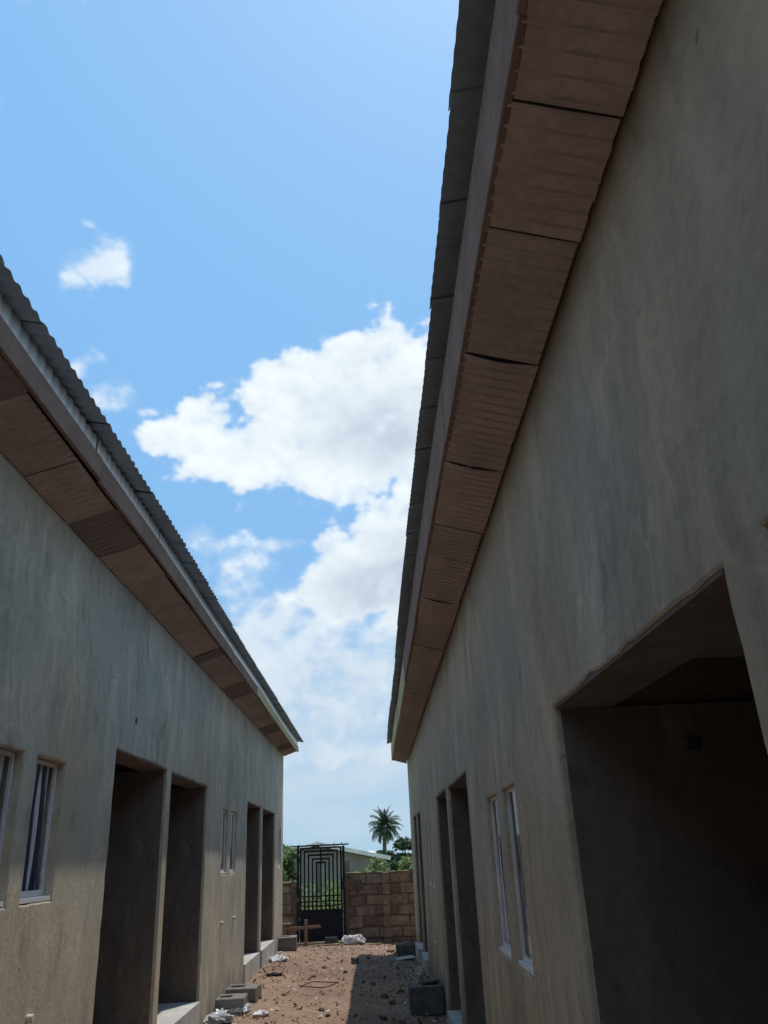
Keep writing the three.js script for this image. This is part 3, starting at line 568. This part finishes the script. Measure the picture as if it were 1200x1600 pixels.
hollowBlock('small black slab lying at the foot of the gate', -1.13, -0.86, -19.06, -18.86, 0.13, M.blockDark, [[0.05, 0.22, 0.06, 0.14]], 0.0);
{ // a broken shard on the big block
  const s = wobbleRect(-0.11, 0.11, -0.04, 0.04, 0.018, 0.05), g = new THREE.ExtrudeGeometry(new THREE.Shape(s), { depth: 0.02, bevelEnabled: true, bevelSize: 0.006, bevelThickness: 0.004, bevelSegments: 1 }); g.rotateX(-Math.PI / 2);
  const m = mesh('concrete_shard', uvBox(g), M.blockDark); m.position.set(0.60, gBase(0.55, -11) + 0.297, -11.13); m.rotation.set(0.02, 0.25, 0.08); tag(m, 'thin dark shard lying on top of the large shaded block', 'shard');
}
{ // trestle of rough timber
  const t = thing('timber_trestle', 'rough wooden trestle of nailed planks standing before the gate', 'trestle', [-1.55, gBase(-1.55, -18.4), -18.4]);
  mesh('leg', box(0.03, 0.09, -0.06, 0.48, -0.02, 0.03, 0.004), M.wood, t);
  const l2 = mesh('leg', box(-0.40, -0.345, -0.06, 0.40, -0.02, 0.03, 0.004), M.wood, t); l2.rotation.z = 0.02;
  const p1 = mesh('plank', box(-0.48, 0.36, 0.325, 0.365, 0.031, 0.056, 0.004), M.wood, t); p1.rotation.z = 0.028;
  const p2 = mesh('plank', box(-0.36, 0.38, 0.30, 0.33, -0.046, -0.021, 0.004), M.wood, t); p2.rotation.z = 0.05;
  mesh('plank', box(-0.50, -0.25, 0.402, 0.43, -0.05, 0.06, 0.004), M.wood, t);
  const br = mesh('foot_plank', box(-0.12, 0.36, 0.015, 0.05, -0.07, -0.021, 0.004), M.wood, t); br.userData.label = 'pale plank across the foot';
}
function crumple(w, h, d, k, rough, n = 26) {                  // a crumpled bag: a squashed, creased sphere sitting on the ground
  const g = new THREE.SphereGeometry(1, n * 2, n), p = g.attributes.position;
  for (let i = 0; i < p.count; i++) {
    const x = p.getX(i), y = p.getY(i), z = p.getZ(i);
    const f = 1 + rough * (0.7 * perlin.noise(x * 1.6 + k, y * 1.6, z * 1.6) + 0.45 * (0.5 - Math.abs(perlin.noise(x * 3.7 + k, y * 3.7, z * 3.7))) + 0.22 * perlin.noise(x * 9, y * 9 + k, z * 9));
    p.setXYZ(i, x * w * 0.5 * f, Math.max(0.002, h * 0.42 + y * h * 0.55 * f), z * d * 0.5 * f);
  }
  g.computeVertexNormals(); return uvBox(toCreasedNormals(g, 0.5));
}
function lay(name, geo, mat, x, z, turn, label, category, group, dy = 0) { const m = mesh(name, geo, mat); m.position.set(x, gy(x, z) + dy, z); m.rotation.y = turn; return tag(m, label, category, group); }
{
  const t = thing('woven_sack', 'crumpled white woven sack on the ground beside the gate', 'sack', [-0.49, gy(-0.49, -18.7), -18.7], 0.1);
  mesh('sack_body', crumple(0.40, 0.17, 0.24, 3, 0.75), M.sack, t);
  const m = mesh('sack_mouth', crumple(0.16, 0.15, 0.14, 9, 0.9, 16), M.sack, t); m.position.set(-0.17, 0.02, 0.02);
}
function sheet(w, d, k, amp, nx = 22, nz = 16) {              // a thin crinkled film with ragged edges
  const g = new THREE.PlaneGeometry(w, d, nx, nz); g.rotateX(-Math.PI / 2); const p = g.attributes.position;
  for (let i = 0; i < p.count; i++) { const x = p.getX(i), z = p.getZ(i), r = 1 + 0.5 * perlin.noise(x * 9 + k, 1, z * 9); p.setXYZ(i, x * r, 0.012 + amp * Math.abs(perlin.noise(x * 11 + k, 2, z * 11)) + 0.4 * amp * Math.abs(perlin.noise(x * 31, k, z * 31)), z * r); }
  g.computeVertexNormals(); return g;
}
lay('plastic_sheet', sheet(0.34, 0.55, 2, 0.13), M.poly, -1.80, -16.0, 0.3, 'crinkled clear plastic sheet by the farthest step on the left', 'plastic sheet');
lay('plastic_sheet', sheet(0.36, 0.28, 8, 0.09), M.poly, -1.72, -10.86, 0.1, 'torn pale plastic caught under the nearest block on the left', 'plastic sheet');
lay('plastic_bag', crumple(0.28, 0.09, 0.22, 15, 0.9), M.poly, -1.83, -10.35, 0.2, 'crumpled bluish white plastic bag at the foot of the left wall', 'plastic bag');
lay('plastic_bag', crumple(0.16, 0.06, 0.12, 25, 0.9, 14), M.sack, -1.40, -10.75, 0.5, 'small white plastic scrap on the sunlit earth near the left blocks', 'plastic scrap');
lay('paper_bag', crumple(0.15, 0.17, 0.15, 31, 0.8, 16), M.paper, 0.60, -13.6, 0.2, 'crumpled grey paper bag by the right wall behind the large block', 'paper bag');
{ const s = wobbleRect(-0.17, 0.17, -0.16, 0.16, 0.03, 0.08), g = new THREE.ExtrudeGeometry(new THREE.Shape(s), { depth: 0.008, bevelEnabled: false }); g.rotateX(-Math.PI / 2); const m = lay('board_offcut', uvBox(g), M.paper, 0.46, -16.25, 0.3, 'flat pale board offcut lying in the shade before the far right block', 'board', undefined, 0.02); m.rotation.z = 0.07; }
{ const g = box(-0.055, 0.055, -0.03, 0.10, -0.07, 0.07, 0.018); lay('brick_piece', g, M.block, -0.42, -15.55, 0.35, 'pale broken brick standing at the edge of the shadow', 'brick'); }
{ const g = box(-0.07, 0.07, -0.02, 0.05, -0.05, 0.05, 0.014); lay('brick_piece', g, M.mud[1], 0.22, -17.35, 0.2, 'flat tan brick piece in the sun beside the far right block', 'brick'); }
{ const c = new THREE.CatmullRomCurve3([[-0.27, 0.03, 0], [-0.1, 0.05, -0.22], [0.16, 0.03, -0.20], [0.27, 0.06, 0.02], [0.08, 0.03, 0.20], [-0.16, 0.04, 0.16], [-0.30, 0.05, 0.05]].map(a => new THREE.Vector3(...a))); lay('wire_loop', new THREE.TubeGeometry(c, 60, 0.007, 6, false), M.wire, -0.86, -13.0, 0, 'loop of dark rusty wire lying on the sunlit earth', 'wire'); }
for (const [x, z, a, l, lab] of [[-1.05, -18.55, 0.1, 0.5, 'thin pale batten on the ground under the trestle'], [-0.12, -18.75, 0.05, 0.34, 'short pale stick at the foot of the block wall']]) lay('timber_batten', box(-l / 2, l / 2, 0, 0.025, -0.03, 0.03, 0.004), M.timber[0], x, z, a, lab, 'batten', undefined, 0.005);
function rock(r, k, det = 2) { const g = new THREE.IcosahedronGeometry(r, det), p = g.attributes.position; for (let i = 0; i < p.count; i++) { const x = p.getX(i) / r, y = p.getY(i) / r, z = p.getZ(i) / r, f = 1 + 0.55 * perlin.noise(x * 1.3 + k, y * 1.3, z * 1.3 + k) + 0.2 * perlin.noise(x * 4, y * 4 + k, z * 4); p.setXYZ(i, x * r * f, y * r * f * 0.7, z * r * f); } g.computeVertexNormals(); return uvBox(g); }
{ // clods that can be counted
  const spots = [[-0.72, -11.15, 0.05], [-0.62, -10.75, 0.04], [-1.0, -13.9, 0.045], [-0.92, -15.0, 0.055], [-1.28, -12.1, 0.04], [-0.55, -14.4, 0.05], [0.05, -12.0, 0.07], [0.14, -11.55, 0.06], [0.02, -10.6, 0.065], [0.22, -10.35, 0.06], [0.28, -12.6, 0.055], [-0.1, -13.2, 0.05], [0.3, -14.9, 0.05], [-0.2, -16.3, 0.045]];
  const variants = [0, 1, 2].map(i => rock(1, 3.7 * i + 1));
  spots.forEach(([x, z, r], i) => { const m = lay('earth_clod', variants[i % 3], M.mud[2], x, z, i * 1.3, 'dark fist-sized clod of earth lying loose on the alley floor', 'clod', 'dark clods scattered over the alley floor', r * 0.25); m.scale.setScalar(r * 0.75); });
  const m = lay('rag', crumple(0.22, 0.05, 0.09, 41, 0.8, 12), M.dark, -1.62, -14.0, 0.2, 'flat black rag on the earth near the left steps', 'rag');
}
{ // litter nobody could count: crumbs of earth, stones, dry leaves
  const inst = (name, geo, mat, n, label, fn) => { const im = new THREE.InstancedMesh(geo, mat, n), m4 = new THREE.Matrix4(), q = new THREE.Quaternion(), e = new THREE.Euler(), col = new THREE.Color(); for (let i = 0; i < n; i++) { const o = fn(i); e.set(o.rx, o.ry, o.rz); q.setFromEuler(e); m4.compose(new THREE.Vector3(o.x, (o.z > -8 ? gBase(o.x, o.z) : gy(o.x, o.z)) + o.dy, o.z), q, new THREE.Vector3(...o.s)); im.setMatrixAt(i, m4); im.setColorAt(i, col.setRGB(...o.c)); } im.name = named(name); im.castShadow = im.receiveShadow = true; im.userData = { kind: 'stuff', label, category: name.replace('_', ' ') }; scene.add(im); return im; };
  const white = std({ color: 0xffffff, roughness: 1 }), leafM = std({ color: 0xffffff, roughness: 0.9, side: THREE.DoubleSide });
  const place = () => { const edge = rnd() < 0.35; const x = edge ? (rnd() < 0.5 ? XL + Math.abs(rr(0, 0.35)) : XR - Math.abs(rr(0, 0.5))) : rr(XL + 0.05, XR - 0.03); const z = rnd() < 0.25 ? rr(-2, -8.6) : rr(-8.6, -19.1); return [x, z]; };
  inst('gravel', rock(1, 9, 1), white, 1450, 'loose crumbs of earth and small stones over the alley floor', () => { const [x, z] = place(), s = rr(0.004, 0.010) + 0.016 * Math.pow(rnd(), 8), d = rnd(), t = rr(0.5, 1.1); return { x, z, rx: 0, ry: rr(0, 6), rz: 0, dy: s * 0.2, s: [s, s, s], c: d < 0.35 ? [0.13 * t, 0.085 * t, 0.062 * t] : d < 0.85 ? [0.33 * t, 0.215 * t, 0.155 * t] : [0.50 * t, 0.47 * t, 0.42 * t] }; });
  const lf = new THREE.PlaneGeometry(1, 0.45, 4, 2), lp = lf.attributes.position; for (let i = 0; i < lp.count; i++) { const x = lp.getX(i), y = lp.getY(i); lp.setY(i, y * (1.1 - 3 * x * x)); lp.setZ(i, 0.6 * x * x + 0.8 * y * y); } lf.rotateX(-Math.PI / 2); lf.computeVertexNormals();
  inst('dry_leaves', lf, leafM, 1700, 'dry leaves, chips and scraps strewn over the alley floor', () => { const [x, z] = place(), s = rr(0.02, 0.055) + 0.06 * Math.pow(rnd(), 6), d = rnd(); return { x, z, rx: rr(-0.5, 0.5), ry: rr(0, 6), rz: rr(-0.5, 0.5), dy: rr(0.006, 0.02), s: [s, s, s], c: d < 0.35 ? [0.46, 0.38, 0.30] : d < 0.6 ? [0.07, 0.05, 0.04] : d < 0.9 ? [0.30, 0.20, 0.14] : [0.62, 0.60, 0.57] }; });
}

// ------------------------------------------------------------------ plants
function leafBlob(n, pick, size, cols, flat = 0.5) {           // leaf-sized folded faces
  const pos = [], nor = [], col = [], idx = [], a = new THREE.Vector3(), b = new THREE.Vector3(), nn = new THREE.Vector3(), c = new THREE.Vector3();
  for (let i = 0; i < n; i++) {
    const o = pick(); c.set(o[0], o[1], o[2]);
    nn.set(rr(-1, 1), rr(-0.2, 1.4) + flat, rr(-1, 1)).normalize(); a.set(rr(-1, 1), rr(-0.6, 0.4), rr(-1, 1)); a.addScaledVector(nn, -a.dot(nn)).normalize(); b.crossVectors(nn, a);
    const L = size * rr(0.6, 1.35), w = L * rr(0.32, 0.5), k = Math.floor(rnd() * cols.length), t = rr(0.75, 1.25) * (o[3] ?? 1), B = pos.length / 3;
    const pts = [c.clone(), c.clone().addScaledVector(a, L * 0.45).addScaledVector(b, w).addScaledVector(nn, L * 0.10), c.clone().addScaledVector(a, L).addScaledVector(nn, -L * 0.12), c.clone().addScaledVector(a, L * 0.45).addScaledVector(b, -w).addScaledVector(nn, L * 0.10)];
    for (const q of pts) { pos.push(q.x, q.y, q.z); nor.push(nn.x, nn.y, nn.z); col.push(cols[k][0] * t, cols[k][1] * t, cols[k][2] * t); }
    idx.push(B, B + 2, B + 1, B, B + 3, B + 2);
  }
  const g = new THREE.BufferGeometry(); g.setAttribute('position', new THREE.Float32BufferAttribute(pos, 3)); g.setAttribute('normal', new THREE.Float32BufferAttribute(nor, 3)); g.setAttribute('color', new THREE.Float32BufferAttribute(col, 3)); g.setIndex(idx); return g;
}
const GREEN = [[0.13, 0.23, 0.055], [0.165, 0.28, 0.065], [0.09, 0.16, 0.042], [0.21, 0.29, 0.08]];
const PALEG = [[0.16, 0.235, 0.06], [0.21, 0.28, 0.075], [0.11, 0.17, 0.045], [0.25, 0.28, 0.10]];
const DEEP = [[0.05, 0.09, 0.036], [0.065, 0.11, 0.044], [0.038, 0.07, 0.032]];
function shrub(name, label, cat, x, z, top, w, d, n, size, cols, clumps, mat = M.leaf) {
  const y0 = gBase(x, z), h = top - y0, t = thing(name, label, cat, [x, y0, z]);
  const cl = []; for (let i = 0; i < clumps; i++) { const v = Math.pow(rnd(), 0.7); cl.push([rr(-0.5, 0.5) * w * (1 - 0.35 * v), h * (0.12 + 0.80 * v), rr(-0.5, 0.5) * d, rr(0.16, 0.30) * Math.min(w, h) * (1.15 - 0.5 * v)]); }
  const st = []; for (const c of cl) st.push(bar([c[0] * 0.2, -0.05, c[2] * 0.2], [c[0], c[1], c[2]], 0.012 * h, 0.004 * h, 5));
  mesh('stem', mg(st), M.bark, t);
  mesh('foliage', leafBlob(n, () => { const c = cl[Math.floor(rnd() * clumps)], u = rnd() * 6.283, q = rr(-1, 1), s = Math.sqrt(1 - q * q), R = c[3] * Math.pow(rnd(), 0.4); return [c[0] + R * s * Math.cos(u), Math.max(0.02, c[1] + R * q * 0.9), c[2] + R * s * Math.sin(u)]; }, size, cols), mat, t);
  return t;
}
shrub('leafy_shrub', 'bright green shrub behind the short wall at the left of the gate', 'shrub', -2.75, -22.5, 2.02, 1.5, 1.6, 5200, 0.085, GREEN, 30);
shrub('leafy_shrub', 'tall young green bush rising at the left corner above the short wall', 'shrub', -2.22, -21.2, 1.98, 0.75, 0.7, 2800, 0.075, GREEN, 16);
shrub('leafy_shrub', 'pale green shrub leaning over the wall right beside the gate', 'shrub', -0.35, -21.2, 1.64, 0.75, 0.8, 1300, 0.065, PALEG, 18);
shrub('leafy_shrub', 'wide yellowish green shrub above the wall pillar', 'shrub', 0.3, -21.8, 1.70, 1.1, 0.9, 2300, 0.07, PALEG, 22);
shrub('leafy_shrub', 'light green shrub at the right end above the block wall', 'shrub', 1.0, -21.4, 1.66, 1.0, 0.9, 3000, 0.07, PALEG, 18);
{ // waist-high weeds beyond the gate
  const n = 620, st = []; for (let i = 0; i < n; i++) { const z = -20.2 - 13 * Math.pow(rnd(), 1.3), x = rr(-4.2, 2.6); st.push([x, z, rr(0.45, 1.25) * (z > -21 ? 0.75 : 1)]); }
  const g = leafBlob(17000, () => { const s = st[Math.floor(rnd() * n)], v = Math.pow(rnd(), 0.8), r = 0.14 * (1.1 - 0.6 * v); return [s[0] + rr(-r, r), gBase(s[0], s[1]) + s[2] * v, s[1] + rr(-r, r)]; }, 0.085, PALEG, 0.1);
  const m = mesh('weeds', g, M.leaf); stuff(m); tag(m, 'thick pale green weeds growing beyond the gate and wall', 'weeds');
}
function tree(label, x, z, top, w, base, n, size, cols, clumps, crownLow, mat = M.leafFar) {
  const t = thing('tree', label, 'tree', [x, base, z]), h = top - base;
  const pts = [[0, 0, 0], [0.02 * h, 0.25 * h, 0], [0, 0.5 * h, 0.01 * h]].map(a => new THREE.Vector3(...a));
  const parts = [bar([0, -0.3, 0], [0.02 * h, 0.3 * h, 0], 0.035 * h, 0.026 * h, 9), bar([0.02 * h, 0.3 * h, 0], [0, 0.6 * h, 0], 0.026 * h, 0.014 * h, 9)], cl = [];
  for (let i = 0; i < clumps; i++) { const v = rnd(), q = [rr(-0.5, 0.5) * w * Math.sqrt(1.05 - v * v), h * mix(crownLow, 0.9, v), rr(-0.5, 0.5) * w * 0.8, rr(0.10, 0.2) * w]; cl.push(q); if (i % 2) parts.push(bar([0.01 * h, h * rr(0.28, 0.5), 0], [q[0], q[1], q[2]], 0.010 * h, 0.003 * h, 5)); }
  mesh('trunk', mg(parts), M.bark, t);
  mesh('crown', leafBlob(n, () => { const c = cl[Math.floor(rnd() * clumps)], u = rnd() * 6.283, q = rr(-1, 1), s = Math.sqrt(1 - q * q), R = c[3] * Math.pow(rnd(), 0.35); return [c[0] + R * s * Math.cos(u), c[1] + R * q * 0.75, c[2] + R * s * Math.sin(u)]; }, size, cols), mat, t);
}
tree('dark round-crowned tree at the right behind the wall, tallest beside the palm', 3.1, -80, 3.7, 3.3, -2.2, 9000, 0.30, DEEP, 34, 0.12);
tree('lower dark tree between the palm and the tallest dark tree', 1.95, -84, 2.2, 2.4, -2.2, 6000, 0.28, DEEP, 24, 0.12);
tree('small far dark tree directly below the palm crown', 0.9, -100, 2.5, 2.8, -2.2, 3600, 0.28, DEEP, 16, 0.3);
tree('mid green tree at the right above the shrubs', 2.9, -62, 1.55, 3.4, -1.6, 4200, 0.2, GREEN, 22, 0.3);
tree('tiny distant tree showing over the top bar of the gate', -8.6, -150, 4.2, 2.6, -2, 900, 0.3, DEEP, 10, 0.4);

{ // oil palm
  const t = thing('palm_tree', 'tall palm with a ragged feathery crown standing far behind the wall', 'palm', [1.2, -2.6, -120]); t.scale.setScalar(0.98);
  const c = new THREE.CatmullRomCurve3([[0, -0.4, 0], [0.05, 3, 0], [0.13, 6, 0], [0.22, 8.0, 0]].map(a => new THREE.Vector3(...a)));
  const tg = new THREE.TubeGeometry(c, 24, 0.30, 9, false), p = tg.attributes.position; for (let i = 0; i < p.count; i++) { const k = Math.floor(i / 10); const f = 1.15 - 0.35 * k / 24 + (k % 2) * 0.1 + (k > 20 ? 0.35 : 0), q = c.getPointAt(k / 24); p.setXYZ(i, q.x + (p.getX(i) - q.x) * f, p.getY(i), q.z + (p.getZ(i) - q.z) * f); } tg.computeVertexNormals();
  mesh('trunk', tg, M.bark, t);
  const N = 58;
  for (let i = 0; i < N; i++) {
    const az = i * 2.39996 + rr(-0.2, 0.2), e0 = mix(1.45, -0.75, Math.pow(i / (N - 1), 0.85)) + rr(-0.1, 0.1), L = rr(2.5, 3.1) * (i > 48 ? 0.85 : 1), droop = rr(1.1, 1.8) * (i < 8 ? 0.7 : 1);
    const pos = [], idx = [], col = [], nor = []; const seg = 26; let x = 0, y = 0; const tone = rr(0.75, 1.2), brown = i > 53 ? 1 : 0; const sp = [];
    for (let s = 0; s <= seg; s++) { const v = s / seg, el = e0 - droop * v * v; sp.push([x, y, el]); x += Math.cos(el) * L / seg; y += Math.sin(el) * L / seg; }
    const add = (a, b, cc) => { const B = pos.length / 3; const ab = new THREE.Vector3().subVectors(b, a), ac = new THREE.Vector3().subVectors(cc, a), n = ab.cross(ac).normalize(); for (const q of [a, b, cc]) { pos.push(q.x, q.y, q.z); nor.push(n.x, n.y, n.z); col.push(...(brown ? [0.10 * tone, 0.085 * tone, 0.05 * tone] : [0.055 * tone, 0.085 * tone, 0.035 * tone])); } idx.push(B, B + 1, B + 2); };
    for (let s = 1; s <= seg; s++) { // rachis and leaflets
      const [px, py, el] = sp[s], [ox, oy] = sp[s - 1], v = s / seg, rw = 0.035 * (1 - 0.7 * v);
      add(new THREE.Vector3(ox, oy, -rw), new THREE.Vector3(px, py, rw), new THREE.Vector3(ox, oy, rw)); add(new THREE.Vector3(ox, oy, -rw), new THREE.Vector3(px, py, -rw), new THREE.Vector3(px, py, rw));
      if (v > 0.14) for (const sd of [-1, 1]) { const ll = 0.74 * Math.sin(Math.PI * Math.min(1, 0.22 + 0.72 * v)) * rr(0.8, 1.15), dn = rr(0.4, 1.1), w = 0.065; const tip = new THREE.Vector3(px + Math.cos(el) * ll * 0.55, py + Math.sin(el) * ll * 0.5 - dn * ll * 0.7, sd * ll * 0.75); add(new THREE.Vector3(px - w * Math.cos(el), py - w * Math.sin(el), 0), new THREE.Vector3(px + w * Math.cos(el), py + w * Math.sin(el), 0), tip); }
    }
    const g = new THREE.BufferGeometry(); g.setAttribute('position', new THREE.Float32BufferAttribute(pos, 3)); g.setAttribute('normal', new THREE.Float32BufferAttribute(nor, 3)); g.setAttribute('color', new THREE.Float32BufferAttribute(col, 3)); g.setIndex(idx);
    const m = mesh('frond', g, M.leafFar, t); m.position.set(0.22, 7.95 + 0.25 * (1 - i / N), 0); m.rotation.y = az;
  }
}
{ // house beyond
  const t = thing('distant_house', 'grey house with a pale shallow roof beyond the wall to the right of the gate', 'house', [0, 0, 0]);
  const z0 = -45, ax = -3.1, ay = 2.36, ex = 0.78, ey = 1.50, fx = -7.0, base = -1.6;
  const s = new THREE.Shape(); s.setFromPoints([[fx + 0.4, base], [ex - 0.4, base], [ex - 0.4, ey - 0.05], [ax, ay - 0.14], [fx + 0.4, ey - 0.05]].map(q => new THREE.Vector2(...q)));
  const e = new THREE.ExtrudeGeometry(s, { depth: 11, bevelEnabled: false }); e.translate(0, 0, z0 - 11); mesh('wall', uvBox(e), M.houseWall, t);
  const sl = (xa, ya, xb, yb) => { const L = Math.hypot(xb - xa, yb - ya), g = new THREE.BoxGeometry(L, 0.15, 11.6); g.rotateZ(Math.atan2(yb - ya, xb - xa)); g.translate((xa + xb) / 2, (ya + yb) / 2, z0 - 5.5); return uvBox(g); };
  mesh('roof', sl(ax, ay - 0.03, ex, ey), M.houseRoof, t); mesh('roof', sl(fx, ey, ax, ay - 0.03), M.houseRoof, t);
  mesh('pale_sun_edge', (() => { const L = Math.hypot(ex - ax, ay - ey), e = new THREE.BoxGeometry(L, 0.20, 0.04); e.rotateZ(Math.atan2(ey - ay, ex - ax)); e.translate((ax + ex) / 2, (ay + ey) / 2 - 0.01, z0 + 0.33); return uvBox(e); })(), M.houseRoof, t);  // added board, its pale colour stands for sunlight on the roof edge
  const w = mesh('window', box(-1.2, -0.3, -0.3, 0.75, z0, z0 + 0.05, 0.01), M.alu, t); mesh('pane', box(-1.13, -0.37, -0.23, 0.68, z0 + 0.05, z0 + 0.056), M.dark, w);
}
{ const pts = [[0.0, 0], [0.52, 0], [0.56, 0.08], [0.54, 0.42], [0.46, 0.58], [0.25, 0.66], [0, 0.68]].map(q => new THREE.Vector2(...q)); const t = thing('water_tank', 'white rounded tank showing above the roof of the far house', 'tank', [-0.32, 1.36, -50.5]); t.scale.set(0.72, 0.8, 0.72); mesh('shell', new THREE.LatheGeometry(pts, 24), M.tank, t); mesh('stand', mg([-0.4, 0.4].map(x => box(x - 0.05, x + 0.05, -3.2, -0.003, -0.05, 0.05))), M.bark, t); }
function blockPillar(label, x, z, top, w, mat) { const b = gBase(x, z) - 0.1, n = Math.round((top - b) / 0.22), t = thing('block_pillar', label, 'pillar', [x, b, z]), h = (top - b) / n; for (let i = 0; i < n; i++) mesh('block', box(-w / 2 + rr(-0.01, 0.01), w / 2 + rr(-0.01, 0.01), i * h + 0.006, (i + 1) * h - 0.002, -w / 2, w / 2, 0.012), mat, t); }
blockPillar('reddish block pillar seen through the upper bars of the gate', -1.66, -25, 1.62, 0.16, M.mud[3]);
blockPillar('short brown block pillar just right of the gate behind the wall', -0.80, -24, 1.62, 0.17, M.mud[0]);

renderer.render(scene, camera);
